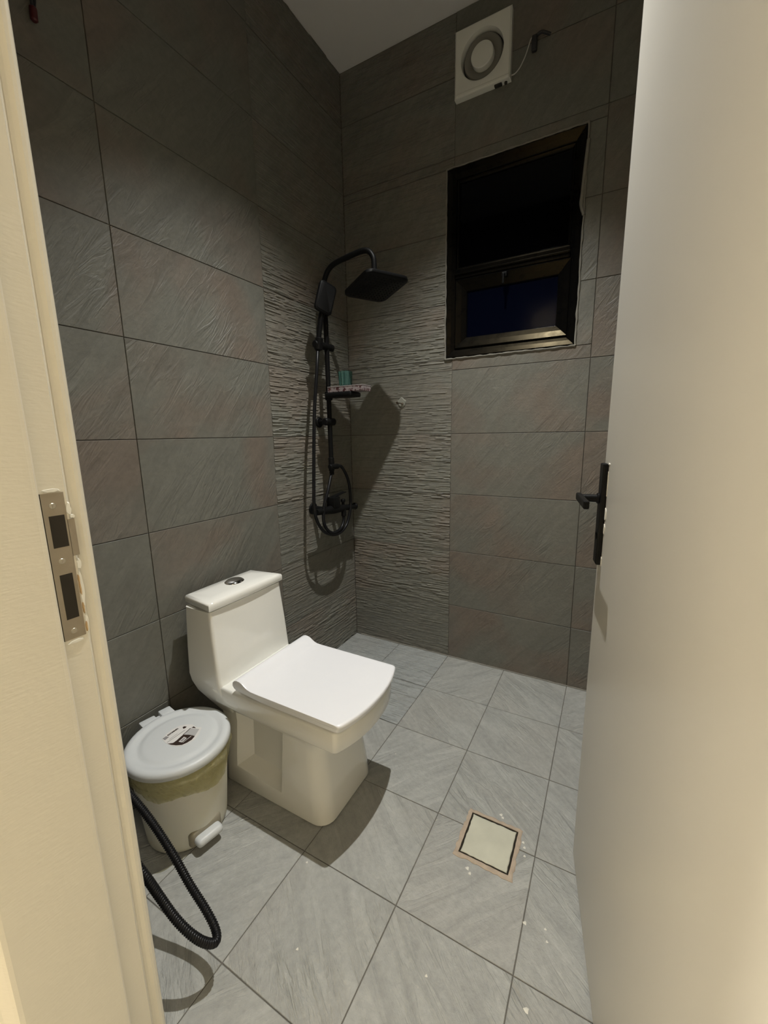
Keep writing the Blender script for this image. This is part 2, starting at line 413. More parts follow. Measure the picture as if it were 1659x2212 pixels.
# front wall with the doorway
DX0, DX1, DZ = 0.58, 1.475, 2.235
bm = nb()
for r in cut((-0.1, XR + 0.1, -0.1, H + 0.1), [(DX0, DX1, -0.2, DZ)]): box(bm, r[0], r[1], -1.845, YF - 0.0035, r[2], r[3])
wf = struct('wall_front', bm, 'hall_wall', 'tiled front wall around the doorway', 'wall')
lay_tiles(wf, [0, 0.5924, 1.1917, XR], zrows, lambda a, b, d: (a, YF + d, b), lambda i, j: 'tile_wall', holes=[(DX0, DX1, -0.2, DZ)], flip=True)
struct('ceiling', box(nb(), -0.1, XR + 0.1, -1.845, 0.1, H, H + 0.12), 'white_paint', 'plain white painted bathroom ceiling', 'ceiling')
# hallway behind the camera
HX0, HX1, HY = -3.2, 5.0, -3.3
struct('hall_floor', box(nb(), HX0, HX1, HY, -1.881, -0.11, 0.0), 'hall_floor', 'hallway floor outside the bathroom door', 'floor')
struct('hall_wall', box(nb(), HX0, HX1, HY - 0.1, HY, -0.1, 2.95), 'hall_wall', 'painted hallway wall opposite the bathroom', 'wall')
struct('hall_ceiling', box(nb(), HX0, HX1, HY - 0.1, -1.846, 2.9, 3.0), 'white_paint', 'painted hallway ceiling', 'ceiling')
struct('hall_side_wall', box(nb(), HX0 - 0.1, HX0, HY - 0.1, -1.75, -0.1, 2.95), 'hall_wall', 'painted wall closing the hallway beyond the doorway on the left', 'wall')
struct('hall_side_wall', box(nb(), HX1, HX1 + 0.1, HY - 0.1, -1.75, -0.1, 2.95), 'hall_wall', 'painted wall closing the hallway beyond the doorway on the right', 'wall')
struct('hall_near_wall', box(nb(), HX0, -0.1, -1.845, -1.75, -0.1, 2.95), 'hall_wall', 'painted hallway wall left of the bathroom doorway', 'wall')
struct('hall_near_wall', box(nb(), XR + 0.1, HX1, -1.845, -1.75, -0.1, 2.95), 'hall_wall', 'painted hallway wall right of the bathroom doorway', 'wall')

# grout bead along the foot of the walls
bm = nb()
P = [V((x, -0.0015 + 0.001 * math.sin(x * 37), 0.0015)) for x in [k * 0.03 for k in range(1, 50)]]
tube(bm, P, lambda i: 0.003 + 0.0016 * math.sin(i * 1.7) ** 2, 6)
o = obj('grout_bead', bm, 'caulk', fl, True)
# dried paint drops on the floor
bm = nb()
for x, y, r in [(1.196, -1.10, .0045), (1.228, -1.262, .0055), (1.21, -1.325, .004), (1.243, -1.09, .003), (1.25, -1.115, .003), (1.147, -1.353, .003), (1.07, -1.386, .003),
                (1.154, -.89, .004), (1.16, -.905, .004), (1.165, -.93, .0035), (1.075, -.83, .005), (1.082, -.838, .004), (1.03, -1.04, .005), (1.04, -1.05, .004), (1.285, -1.30, .003),
                (0.73, -1.41, .003), (0.62, -1.24, .003), (0.985, -.93, .003), (0.66, -0.76, .002), (1.02, -1.31, .003)]:
    lathe(bm, [(0, 0.0012), (r * .6, 0.0011), (r, 0.0003), (r, -0.001)], 8, (x, y, 0), lambda k, z, r=r: r * 0.25 * math.sin(k * 2.3 + r * 900))
o = obj('paint_drops', bm, 'pale_drop', fl, True); o['kind'] = 'stuff'

# ------------------------------------------------------------------ window
wd = thing('window_1', 'black aluminium window with dark upper pane and small lower opening sash', 'window', (0.844, 0.02, WZ0), kind='structure')
def wframe(bm, x0, x1, z0, z1, w, y0, y1, bev):
    prof = [(0, y1), (0, y0 + bev), (bev, y0), (bev + (w - bev) * .5, y0 + .40 * (w - bev) * .5), (w - .002, y0 + .46 * (w - bev)), (w, y0 + .46 * (w - bev) + .003), (w, y1)]
    rings = []
    for cx, cz, sx, sz in ((x0, z0, 1, 1), (x1, z0, -1, 1), (x1, z1, -1, -1), (x0, z1, 1, -1)):
        rings.append([bm.verts.new((cx + sx * a, b, cz + sz * a)) for a, b in prof])
    for i in range(4):
        A, B = rings[i], rings[(i + 1) % 4]
        for k in range(len(prof)): bm.faces.new((A[k], A[(k + 1) % len(prof)], B[(k + 1) % len(prof)], B[k]))
    return bm
wo = off(wd.location)
def wobj(name, bm, m, par=None):
    xf(bm, Matrix.Translation(-V(wd.location))); o = obj(name, bm, m, wd if par is None else par); return o
wobj('outer_frame', wframe(nb(), WX0 + .002, WX1 - .002, WZ0 + .002, WZ1 - .002, 0.042, -0.006, 0.06, 0.006), 'frame')
bm = nb(); box(bm, WX0 + 0.04, WX1 - 0.04, 0.004, 0.05, 1.902, 1.945, 0.004); box(bm, WX0 + 0.04, WX1 - 0.04, -0.002, 0.02, 1.918, 1.926, 0.002)
wobj('transom', bm, 'frame')
wobj('upper_pane', box(nb(), WX0 + 0.04, WX1 - 0.04, 0.03, 0.036, 1.94, WZ1 - 0.04), 'pane_dark')
wobj('pane_bead', wframe(nb(), WX0 + .042, WX1 - .042, 1.943, WZ1 - .042, 0.014, 0.018, 0.034, 0.004), 'frame')
sash = wobj('lower_sash', wframe(nb(), WX0 + .043, WX1 - .033, WZ0 + .043, 1.90, 0.052, 0.003, 0.05, 0.005), 'frame')
wobj('lower_pane', box(nb(), WX0 + 0.09, WX1 - 0.08, 0.03, 0.036, WZ0 + 0.09, 1.855), 'pane_blue')
bm = nb(); box(bm, 0.818, 0.842, -0.018, 0.004, 1.868, 1.888, 0.004); disc_tube(bm, (0.83, -0.012, 1.880), (0.83, -0.03, 1.874), 0.005, 10); box(bm, 0.825, 0.835, -0.034, -0.026, 1.835, 1.878, 0.003)
h_ = obj('sash_catch', xf(bm, Matrix.Translation(-V(wd.location))), 'black', sash)
bm = nb()
for a, b in (((WX0, WZ0), (WX1, WZ0)), ((WX1, WZ0), (WX1, WZ1)), ((WX1, WZ1), (WX0, WZ1)), ((WX0, WZ1), (WX0, WZ0))):
    n = 40; P = [V((a[0] + (b[0] - a[0]) * k / n + random.uniform(-.0015, .0015), -0.003, a[1] + (b[1] - a[1]) * k / n + random.uniform(-.0015, .0015))) for k in range(n + 1)]
    tube(bm, P, lambda i: 0.0034 + 0.001 * math.sin(i * 1.3) + random.uniform(0, .001), 7)
wobj('caulk_bead', bm, 'caulk')
# bulge of mortar on the window's right edge
bm = nb(); P = smooth_path([(WX1 + .001, -.003, 2.30), (WX1 - .004, -.004, 2.22), (WX1 - .009, -.004, 2.12), (WX1 - .011, -.004, 2.08), (WX1 + .001, -.003, 2.04)], 6)
tube(bm, P, lambda i: 0.007, 8); wobj('mortar_bulge', bm, 'caulk')

# ------------------------------------------------------------------ extractor fan and its cable
FX0, FX1, FZ0, FZ1 = 0.597, 0.829, 2.598, 2.84
fcx, fcz = 0.713, 2.717
fan = thing('extractor_fan', 'square white extractor fan with round recessed ring high above the window', 'fan', (fcx, 0, FZ0))
def fobj(name, bm, m, smooth=False, par=None):
    return obj(name, xf(bm, Matrix.Translation(-V(fan.location))), m, par or fan, smooth)
seg = 48; sq = []
for k in range(seg):
    a = 2 * PI * k / seg; c, s = math.cos(a), math.sin(a); t = 1 / max(abs(c), abs(s))
    sq.append((c * t, s * t))
R0 = 0.088; bm = nb(); hw, hh = (FX1 - FX0) / 2, (FZ1 - FZ0) / 2
ring = lambda fx, y: [(fcx + fx(k)[0], y, fcz + fx(k)[1]) for k in range(seg)]
sqf = lambda s: (lambda k: (sq[k][0] * (hw - s), sq[k][1] * (hh - s)))
cirf = lambda r: (lambda k: (math.cos(2 * PI * k / seg) * r, math.sin(2 * PI * k / seg) * r))
loft(bm, [ring(sqf(0), 0.0), ring(sqf(0), -0.024), ring(sqf(.006), -0.030), ring(cirf(R0 + .004), -0.033), ring(cirf(R0), -0.031), ring(cirf(R0 - .003), -0.004), ring(cirf(R0 - .003), 0.0)], False)
fobj('face_plate', bm, 'fan_plastic', True)
bm = nb(); loft(bm, [ring(cirf(R0 - .002), -0.0035), ring(cirf(R0 - 0.02), -0.0055)], True); fobj('duct_shade', bm, 'fan_dark')  # shallow disc, the duct's dark depth is painted by its colour
bm = nb(); loft(bm, [ring(cirf(0.080), -0.012), ring(cirf(0.076), -0.018), ring(cirf(0.064), -0.018), ring(cirf(0.052), -0.010), ring(cirf(0.046), -0.005)], False)
fobj('ring_vane', bm, 'fan_shade', True)
bm = nb(); loft(bm, [ring(cirf(0.047), -0.005), ring(cirf(0.046), -0.028), ring(cirf(0.043), -0.031), ring(cirf(0.02), -0.033)], True); fobj('centre_disc', bm, 'fan_plastic', True)
fobj('bottom_lip', box(nb(), FX0 + .004, FX1 - .002, -0.034, -0.004, FZ0 - .004, FZ0 + 0.012, 0.005), 'fan_plastic')
bm = nb(); box(bm, 0.765, 0.795, -0.024, -0.008, FZ0 - .010, FZ0 - .003, 0.002); disc_tube(bm, (0.81, -0.014, FZ0 - .010), (0.81, -0.014, FZ0 - .002), 0.006, 12); fobj('switch', bm, 'fan_dark')
cb = thing('fan_power_cable', 'thin pale cable curling from the extractor fan to a black connector', 'cable', (0.841, 0, 2.61))
bm = tube(nb(), resample(smooth_path([(0.826, -.008, 2.615), (0.842, -.010, 2.612), (0.862, -.012, 2.624), (0.881, -.014, 2.651), (0.893, -.014, 2.68), (0.902, -.013, 2.704), (0.912, -.008, 2.712)], 8), .004), 0.0022, 8)
obj('wire', xf(bm, Matrix.Translation(-V(cb.location))), 'cable_white', cb, True)
bm = nb(); box(bm, 0.905, 0.925, -0.018, -0.002, 2.660, 2.712, 0.004); xf(bm, Matrix.Translation(V((0, 0, 0))))
obj('connector', xf(bm, Matrix.Translation(-V(cb.location))), 'copper', cb)
bm = nb(); tube(bm, smooth_path([(0.918, -.010, 2.708), (0.94, -.012, 2.712), (0.958, -.006, 2.706), (0.972, 0.0, 2.70)], 5), 0.0055, 8)
obj('lead', xf(bm, Matrix.Translation(-V(cb.location))), 'copper', cb, True)

# ------------------------------------------------------------------ screw hook in the back wall
hk = thing('wall_screw', 'rusty screw sticking out of a white plaster patch on the ribbed tiles', 'screw', (0.322, 0, 1.358))
bm = nb()
poly = [(0.024 * math.cos(a) * (1 + .12 * math.sin(a * 5)), 0.024 * math.sin(a) * (1 + .12 * math.cos(a * 4))) for a in [2 * PI * k / 22 for k in range(22)]]
loft(bm, [[(x, -0.0005, z + .006) for x, z in poly], [(x * .8, -0.0035, z * .8 + .006) for x, z in poly]]); obj('plaster_patch', bm, 'plaster', hk)
bm = nb(); tube(bm, [(0.004, 0.0, 0), (0.0, -0.02, .001), (-0.005, -0.042, .002)], 0.0026, 8); disc_tube(bm, (-0.005, -0.042, .002), (-0.006, -0.046, .002), 0.0055, 10)
lathe(bm, [(0, .006), (.006, .004), (.007, -.002), (0, -.005)], 10, (0.005, -0.004, -0.001)); obj('shank', bm, 'steel_nail', hk, True)

# ------------------------------------------------------------------ loose wire high on the left wall
lw = thing('hanging_wire', 'dark loose wire with a small red tip high on the left wall', 'wire', (0.0, -1.333, 2.18))
bm = tube(nb(), smooth_path([(0.002, .006, .30), (.014, .004, .22), (.018, .001, .13), (.016, -.002, .055), (.014, 0, .03)], 8), 0.0035, 8); obj('strand', bm, 'copper', lw, True)
bm = tube(nb(), smooth_path([(0.002, .012, .30), (.010, .018, .2), (.014, .012, .1), (.014, .003, .03)], 8), 0.003, 8); obj('strand', bm, 'copper', lw, True)
bm = disc_tube(nb(), (.014, 0, .034), (.014, -.001, .004), 0.008, 12, .003); obj('red_tip', bm, 'red', lw, True)

# ------------------------------------------------------------------ toilet
YC = -0.998
to = thing('toilet', 'white one-piece square toilet with closed lid against the left wall', 'toilet', (0.38, YC, 0))
def tobj(name, bm, m, smooth=True, par=None, angle=40):
    return obj(name, xf(bm, Matrix.Translation(-V(to.location))), m, par or to, smooth, angle)
RIM_X0, RIM_HW, RIM_XC, RIM_BUL = 0.185, 0.170, 0.682, 0.038
def rim_ring(ins, z, x0=RIM_X0, hw=RIM_HW, xc=RIM_XC, bul=RIM_BUL, rc=0.010):
    """plan outline: straight sides, bowed front"""
    h = hw - ins; pts = []
    for k in range(25):
        s = -math.cos(PI * k / 24); y = s * h
        e = max(0, abs(s) - (1 - rc / h)) * h / rc
        pts.append((xc - ins + bul * (1 - abs(s) ** 2.2) - rc * (1 - math.sqrt(max(0, 1 - e * e))) , YC + y, z))
    pts += [(x0 + (xc - x0) * t, YC + h, z) for t in (0.75, 0.5, 0.25)]
    pts += [(x0 + ins, YC + h - .006, z), (x0 + ins, YC - h + .006, z)]
    pts += [(x0 + (xc - x0) * t, YC - h, z) for t in (0.25, 0.5, 0.75)]
    return pts
# pedestal and skirt
ped = loft(nb(), [rrect(a, b, YC - h, YC + h, .03, z, 6, f) for a, b, h, z, f in
    [(.165, .612, .141, 0.0, .05), (.163, .618, .145, 0.006, .052), (.165, .612, .143, .06, .052), (.165, .598, .139, .16, .052), (.16, .592, .136, .25, .052), (.155, .598, .138, .285, .055), (.15, .625, .150, .31, .06), (.15, .65, .160, .33, .06)]])
pme = mesh_from(ped, 'pedestal'); po = bpy.data.objects.new('tmp_ped', pme); COL.objects.link(po)
cutb = nb()
for s in (-1, 1):
    y1 = YC + s * 0.16; y0 = YC + s * 0.098
    ring0 = [(.235, .075), (.437, .060), (.455, .285), (.245, .287)]
    ring1 = [(.275, .105), (.425, .088), (.442, .272), (.285, .272)]
    loft(cutb, [[(x, y1, z) for x, z in ring0], [(x, YC + s * 0.140, z) for x, z in ring0], [(x, y0, z) for x, z in ring1]])
cme = mesh_from(cutb, 'cut'); co = bpy.data.objects.new('tmp_cut', cme); COL.objects.link(co)
bmod = po.modifiers.new('b', 'BOOLEAN'); bmod.object = co; bmod.operation = 'DIFFERENCE'; bmod.solver = 'EXACT'
bv = po.modifiers.new('v', 'BEVEL'); bv.width = 0.006; bv.segments = 3; bv.limit_method = 'ANGLE'; bv.angle_limit = math.radians(38)
dg = bpy.context.evaluated_depsgraph_get(); me = bpy.data.meshes.new_from_object(po.evaluated_get(dg))
bpy.data.objects.remove(po); bpy.data.objects.remove(co)
bm = nb(); bm.from_mesh(me); tobj('pedestal', bm, 'porcelain', True, None, 50)
# bowl rim
bm = loft(nb(), [rim_ring(a, z) for a, z in [(.055, .304), (.050, .316), (.012, .3165), (.004, .3185), (.0, .324), (.0, .378), (.0025, .3838), (.008, .386)]])
tobj('bowl_rim', bm, 'porcelain', True, None, 50)
# tank
bm = loft(nb(), [rrect(a, b, YC - h, YC + h, r, z, 5) for a, b, h, z, r in
    [(.19, .25, .118, .22, .03), (.150, .25, .134, .265, .03), (.115, .25, .152, .305, .026), (.080, .24, .165, .340, .022), (.064, .225, .1695, .372, .016), (.060, .2175, .1715, .40, .013), (.064, .209, .169, .50, .012), (.068, .200, .165, .60, .012), (.070, .197, .163, .6425, .012)]])
tobj('tank', bm, 'porcelain', True, None, 50)
# tank lid: bowed front, soft dome
def lid_ring(ins, z, dome=0):
    x0, x1, h = 0.056 + ins, 0.2035 - ins, 0.169 - ins; pts = []; n = 16
    for k in range(n + 1):
        s = -1 + 2 * k / n; pts.append((x1 + 0.004 * (1 - s * s), YC + s * h, z))
    for k in range(1, n): s = 1 - 2 * k / n; pts.append((x0, YC + s * h, z))
    return [(x, y, z + dome * (1 - ((y - YC) / h) ** 2)) for x, y, z in pts]
bm = loft(nb(), [lid_ring(.014, .640), lid_ring(.014, .6475), lid_ring(.003, .648), lid_ring(.0, .651), lid_ring(0, .668), lid_ring(.003, .674, .001), lid_ring(.010, .677, .002), lid_ring(.045, .678, .004)])
tl = tobj('tank_lid', bm, 'porcelain', True, None, 60)
bm = nb(); lathe(bm, [(.0, .012), (.012, .0115), (.020, .009), (.025, .0045), (.0275, .0005), (.0275, -.006)], 32); xf(bm, Matrix.Diagonal((1.22, 1.42, 1.1, 1))); xf(bm, Matrix.Translation((0.118, YC + .012, 0.6785)))
tobj('flush_button', bm, 'chrome', True, tl)
# seat ring and lid
bm = loft(nb(), [rim_ring(a, z, .30, .168, .694, .032) for a, z in [(.008, .387), (.003, .389), (.002, .4005), (.005, .4028)]]); tobj('seat', bm, 'seat_plastic', True, None, 50)
prof = [(1.0, .4045, 1), (1.0, .4135, 1), (.997, .4162, 1), (.985, .417, 1), (.8, .417, 1), (.6, .417, 1)] # x fraction used for the front span
def lid_profile(y):
    s = (y - YC) / .171; e = max(0, abs(s) - .955) / .045
    xfv = .699 + .032 * (1 - abs(s) ** 2.2) - .007 * (1 - math.sqrt(max(0, 1 - min(1, e) ** 2)))
    top = [(xfv - .004, .4045), (xfv, .407), (xfv, .413), (xfv - .003, .4163), (xfv - .012, .417), (xfv - .15, .4172), (.46, .4172), (.385, .4172), (.362, .418), (.348, .4215), (.337, .428), (.327, .4345), (.316, .438), (.304, .4385), (.293, .435), (.286, .428), (.285, .419), (.290, .409), (.300, .402), (.335, .4025), (.40, .4045)]
    return top
bm = nb(); st = [-.171, -.1705, -.1685, -.164, -.155, -.13, -.10, -.065, -.03, 0, .03, .065, .10, .13, .155, .164, .1685, .1705, .171]
def shrink(pr, d):
    return [(x - d if x > .6 else x, z - d if z > .415 else z + (d if z < .406 else 0)) for x, z in pr]
loft(bm, [[(x, YC + y, z) for x, z in shrink(lid_profile(YC + y), .0022 if abs(y) > .1707 else (.0006 if abs(y) > .170 else 0))] for y in st]); tobj('lid', bm, 'seat_plastic', True, None, 48)
for s in (-1, 1): tobj('hinge_block', box(nb(), .262, .312, YC + s * .085 - .022, YC + s * .085 + .022, .384, .398, .004), 'seat_plastic', True)

# ------------------------------------------------------------------ pedal bin
BC = V((0.197, -1.312, 0)); BA = math.radians(-9.9)
bn = thing('pedal_bin', 'milky white round pedal bin with yellow liner between wall and toilet', 'bin', BC)
bn.rotation_euler.z = BA
seg = 64
body = lathe(nb(), [(0, .006), (.100, .006), (.112, .002), (.116, .008), (.118, .03), (.128, .15), (.137, .262), (.141, .272), (.139, .274), (.134, .262), (.125, .15), (.112, .012), (0, .012)], seg)
obj('body', body, 'milky', bn, True, 40)
# plate coloured with the shade of the pedal notch + pedal
bm = nb(); box(bm, .098, .1215, -.050, .050, .012, .066, .012, 3); obj('pedal_recess_shade', bm, 'recess', bn, True)
bm = nb(); box(bm, .112, .150, -.040, .040, .022, .048, .0125, 5); obj('pedal', bm, 'bin_lid', bn, True)
# liner hanging over the edge
def wob(k, z): return (0.0035 * math.sin(k * .9 + z * 140) + 0.003 * math.sin(k * 2.3 - z * 90) + 0.002 * math.sin(k * 5.1 + z * 300)) * (1 if z < .275 else .3)
bm = nb(); rows = [.276, .270, .263, .257, .251, .246, .238, .228, .218, .208, .200]; rings = []
for j, z in enumerate(rows):
    rr = [.141, .1445, .147, .149, .148, .145, .1425, .1405, .139, .1375, .1365][j]
    r = []
    for k in range(128):
        a = 2 * PI * k / 128; zz = z - (.276 - z) * (.18 * math.sin(a * 2 + 1) + .12 * math.sin(a * 5)) ; amp = .35 + .65 * min(1, j / 3) * (1 if j < 7 else .5)
        R = rr + amp * wob(k / 2, z) * .55
        r.append((R * math.cos(a), R * math.sin(a), zz))
    rings.append(r)
loft(bm, rings, False); obj('liner', bm, 'film', bn, True, 60)
# lid with raised rim and shallow recess
bm = lathe(nb(), [(0, .281), (.142, .281), (.1475, .277), (.149, .279), (.149, .289), (.147, .296), (.142, .300), (.134, .302), (.124, .3005), (.116, .2965), (.108, .2965), (.102, .300), (.09, .3015), (0, .3025)], seg)
bl = obj('lid', bm, 'bin_lid', bn, True, 50)
bm = nb()
box(bm, -.174, -.130, -.050, .000, .268, .2965, .005); box(bm, -.178, -.130, .012, .052, .268, .3005, .005); box(bm, -.166, -.130, -.004, .016, .270, .291, .003)
obj('hinge', bm, 'bin_lid', bn, True, 40)
# round product sticker on the lid (flat print): pieces given in metres around the lid centre
SC = V((0.203, -1.306))
stk = {'sticker': ('sticker_white', [(-0.042, -0.041), (-0.051, -0.021), (-0.054, 0.004), (-0.048, 0.027), (-0.032, 0.043), (-0.015, 0.052), (0.0, 0.05), (0.01, 0.049), (0.027, 0.057), (0.034, 0.048), (0.046, 0.031), (0.054, 0.01), (0.052, -0.011), (0.044, -0.027), (0.029, -0.04), (0.008, -0.045), (-0.017, -0.046), (-0.034, -0.042)]),
 'brown_field': ('sticker_brown', [(-0.006, -0.045), (0.007, -0.035), (0.007, -0.022), (0.002, 0.005), (0.02, 0.013), (0.042, 0.019), (0.048, 0.003), (0.046, -0.013), (0.04, -0.027), (0.025, -0.037), (0.008, -0.043)]),
 'corner_mark': ('sticker_brown', [(-0.002, 0.039), (-0.001, 0.047), (0.013, 0.045)]),
 'badge': ('sticker_brown', [(-0.031, 0.026), (-0.031, 0.032), (-0.022, 0.035), (-0.02, 0.03), (-0.022, 0.023)]),
 'product_picture': ('sticker_pale', [(0.003, 0.005), (0.0, 0.036), (0.027, 0.047), (0.041, 0.021), (0.02, 0.013)]),
 'picture_line': ('sticker_brown', [(0.002, 0.004), (-0.004, 0.036), (-0.002, 0.036), (0.004, 0.004)]),
 'barcode_box': ('sticker_white', [(0.018, -0.023), (0.014, -0.001), (0.027, 0.0), (0.03, -0.02)]),
 'barcode': ('sticker_grey', [(0.02, -0.019), (0.018, -0.003), (0.024, -0.002), (0.027, -0.018)]),
 'side_tab': ('sticker_grey', [(-0.042, -0.039), (-0.042, -0.027), (-0.03, -0.024), (-0.028, -0.039)]),
 'print_line': ('sticker_grey', [(-0.013, -0.042), (-0.013, 0.022), (-0.0115, 0.022), (-0.0115, -0.043)]),
 'thin_line': ('sticker_grey', [(-0.019, -0.03), (-0.02, -0.001), (-0.019, -0.001), (-0.018, -0.031)]),
 'white_stripe': ('sticker_pale', [(0.032, -0.019), (0.031, 0.013), (0.0335, 0.012), (0.0345, -0.019)])}
rotm = Matrix.Rotation(-BA, 4, 'Z'); stick = None
for i, (nm, (mt, poly)) in enumerate(stk.items()):
    z = .3026 if i == 0 else (.30335 if nm in ('barcode_box', 'white_stripe', 'product_picture') else (.3036 if nm in ('barcode', 'picture_line') else .3031))
    bm = nb(); prism(bm, [(x * .93 + SC.x - BC.x, y * .93 + SC.y - BC.y) for x, y in poly], z - (.0012 if i == 0 else .0004), z); xf(bm, rotm)
    o = obj(nm, bm, mt, bl if stick else bl)
    if i == 0: stick = o
cu_ = bpy.data.curves.new('word', 'FONT'); cu_.body = 'ROOMINEX'; cu_.size = 0.0080; cu_.extrude = 0.0002; cu_.offset = 0.00018
to_ = bpy.data.objects.new('tmp_text', cu_); COL.objects.link(to_); bpy.context.view_layer.update()
tme = bpy.data.meshes.new_from_object(to_.evaluated_get(bpy.context.evaluated_depsgraph_get())); bpy.data.objects.remove(to_)
bm = nb(); bm.from_mesh(tme); wdt = max(v.co.x for v in bm.verts)
xf(bm, Matrix.Translation((0, 0, .3033)) @ Matrix.Translation((SC.x - BC.x - .0345, SC.y - BC.y - .021, 0)) @ Matrix.Rotation(PI / 2, 4, 'Z') @ Matrix.Diagonal((.036 / wdt, 1, 1, 1))); xf(bm, rotm)
obj('printed_word', bm, 'sticker_brown', bl)

# ------------------------------------------------------------------ shower set
SX, SY = 0.0906, -0.3197
sh = thing('shower_set', 'matte black exposed shower column with square rain head in the ribbed corner', 'shower', (SX, SY, 0.70))
def sobj(name, bm, m='black', smooth=True, par=None, angle=40):
    return obj(name, xf(bm, Matrix.Translation(-V(sh.location))), m, par or sh, smooth, angle)
JX, JY, JZ = 0.3533, -0.3180, 1.878
bm = tube(nb(), resample(smooth_path([(SX, SY, 1.05), (SX, SY, 1.4), (SX, SY, 1.75), (SX, SY, 1.871), (SX + .006, SY, 1.904), (SX + .028, SY, 1.936), (SX + .065, SY, 1.955), (SX + .14, SY, 1.968), (SX + .203, SY, 1.975), (SX + .236, SY, 1.969), (JX - .006, JY, 1.946), (JX, JY, 1.920), (JX, JY, JZ - .012)], 10), .006), 0.0115, 16)
sobj('riser_pipe', bm)
sobj('pipe_cap', disc_tube(nb(), (JX, JY, JZ + .004), (JX, JY, JZ - .020), 0.0145, 18, .003))
# rain head: rounded square, tilted
n_ = V((-0.165, 0.060, 0.984)).normalized(); e1 = V((math.cos(-.463), math.sin(-.463), 0)); e1 = (e1 - n_ * e1.dot(n_)).normalized(); e2 = n_.cross(e1)
hc = V((JX, JY, JZ)) - n_ * 0.052; HS = 0.107
bm = nb(); loft(bm, [rrect(-h, h, -h, h, max(.004, h * .30), z, 6) for h, z in [(HS - .004, -.012), (HS, -.008), (HS, .002), (HS - .006, .007), (HS * .72, .013), (HS * .30, .017), (.016, .020), (.014, .034)]])
hm = Matrix(((e1.x, e2.x, n_.x, hc.x), (e1.y, e2.y, n_.y, hc.y), (e1.z, e2.z, n_.z, hc.z), (0, 0, 0, 1)))
head = sobj('rain_head', xf(bm, hm), 'black', True, None, 50)
bm = nb()
for i in range(11):
    for j in range(11):
        x, y = (i - 5) * .0165, (j - 5) * .0165
        lathe(bm, [(.0026, -.0115), (.0022, -.0140), (0, -.0146)], 6, (x, y, 0))
noz = sobj('nozzles', xf(bm, hm), 'black_soft', True, head); noz['kind'] = 'stuff'
# wall bracket at mid height
bm = nb(); disc_tube(bm, (0.0, SY + .028, 1.267), (0.012, SY + .028, 1.267), 0.026, 24, .004); disc_tube(bm, (0.01, SY + .028, 1.267), (SX, SY, 1.267), 0.013, 18); disc_tube(bm, (SX, SY - .042, 1.267), (SX, SY + .034, 1.267), 0.018, 20, .005); sobj('wall_bracket', bm)
# upper slide holder with hand shower
HZ = 1.610
bm = nb(); disc_tube(bm, (SX, SY - .092, HZ - .002), (SX, SY + .044, HZ), 0.0165, 20, .004); disc_tube(bm, (SX + .004, SY - .072, HZ - .026), (SX + .012, SY - .070, HZ + .026), 0.0185, 18, .003); sobj('slide_holder', bm)
hp = [V((SX + .004, SY - .074, HZ - .03)), V((SX + .016, SY - .066, 1.69)), V((SX + .030, SY - .056, 1.763)), V((SX + .040, SY - .050, 1.79))]
bm = tube(nb(), smooth_path(hp, 8), lambda i: .0115 + .005 * (i / 24) ** 2, 14); hs = sobj('hand_shower_handle', bm)
ax = (V((.135, SY - .026, 1.860)) - V((.118, SY - .056, 1.742))).normalized(); fn = V((.86, -.42, -.16)); fn = (fn - ax * fn.dot(ax)).normalized(); sd = ax.cross(fn)
hcn = V((.131, SY - .054, 1.800)); hm2 = Matrix(((sd.x, ax.x, fn.x, hcn.x), (sd.y, ax.y, fn.y, hcn.y), (sd.z, ax.z, fn.z, hcn.z), (0, 0, 0, 1)))
bm = loft(nb(), [rrect(-w, w, -h, h, w * .42, z, 6) for w, h, z in [(.030, .050, -.016), (.040, .062, -.008), (.043, .066, .002), (.043, .066, .008), (.039, .062, .012)]])
hh = sobj('hand_shower_head', xf(bm, hm2), 'black', True, None, 50)
bm = loft(nb(), [rrect(-w, w, -h, h, w * .42, z, 6) for w, h, z in [(.036, .058, .0115), (.034, .056, .0135)]]); sobj('spray_face', xf(bm, hm2), 'black_soft', True, hh)
# soap shelf
bm = nb(); disc_tube(bm, (SX, SY, 1.368), (SX, SY, 1.408), 0.018, 20, .003); box(bm, SX + .008, SX + .155, SY - .045, SY + .045, 1.376, 1.398, .007, 3); sobj('soap_shelf', bm)
# diverter tee and fittings
bm = nb(); disc_tube(bm, (SX, SY, 1.030), (SX, SY, 1.095), 0.0145, 18, .002); disc_tube(bm, (SX + .010, SY - .030, 1.052), (SX + .014, SY + .034, 1.050), 0.013, 18, .003); disc_tube(bm, (SX, SY, 1.010), (SX, SY, 1.035), .012, 16, .002); sobj('diverter_tee', bm)
# mixer: bar body on two wall unions, lever block, diverter knob
MZ = 0.8355; MX = 0.0965
for s, dz in ((-1, .008), (1, -.012)):
    y = -.296 + s * .075; bm = nb()
    disc_tube(bm, (0.0, y, MZ + dz), (.010, y, MZ + dz), .030, 24, .004); disc_tube(bm, (.008, y, MZ + dz), (MX, y, MZ + dz), .0135, 18)
    sobj('wall_union', bm)
bm = nb(); P = [(MX, -.296 - .168, MZ + .010), (MX, -.296 - .10, MZ + .006), (MX, -.296, MZ), (MX, -.296 + .09, MZ - .007), (MX, -.296 + .165, MZ - .014)]
tube(bm, resample(smooth_path(P, 10), .006), lambda i: .0155 + .0075 * math.exp(-((i - 24) / 11) ** 2), 18); mix = sobj('mixer_body', bm)
lathe_bm = nb(); disc_tube(lathe_bm, (MX, -.152 + .012, MZ - .012), (MX, -.152 + .030, MZ - .013), .019, 20, .006); sobj('end_knob', lathe_bm, 'black', True, mix)
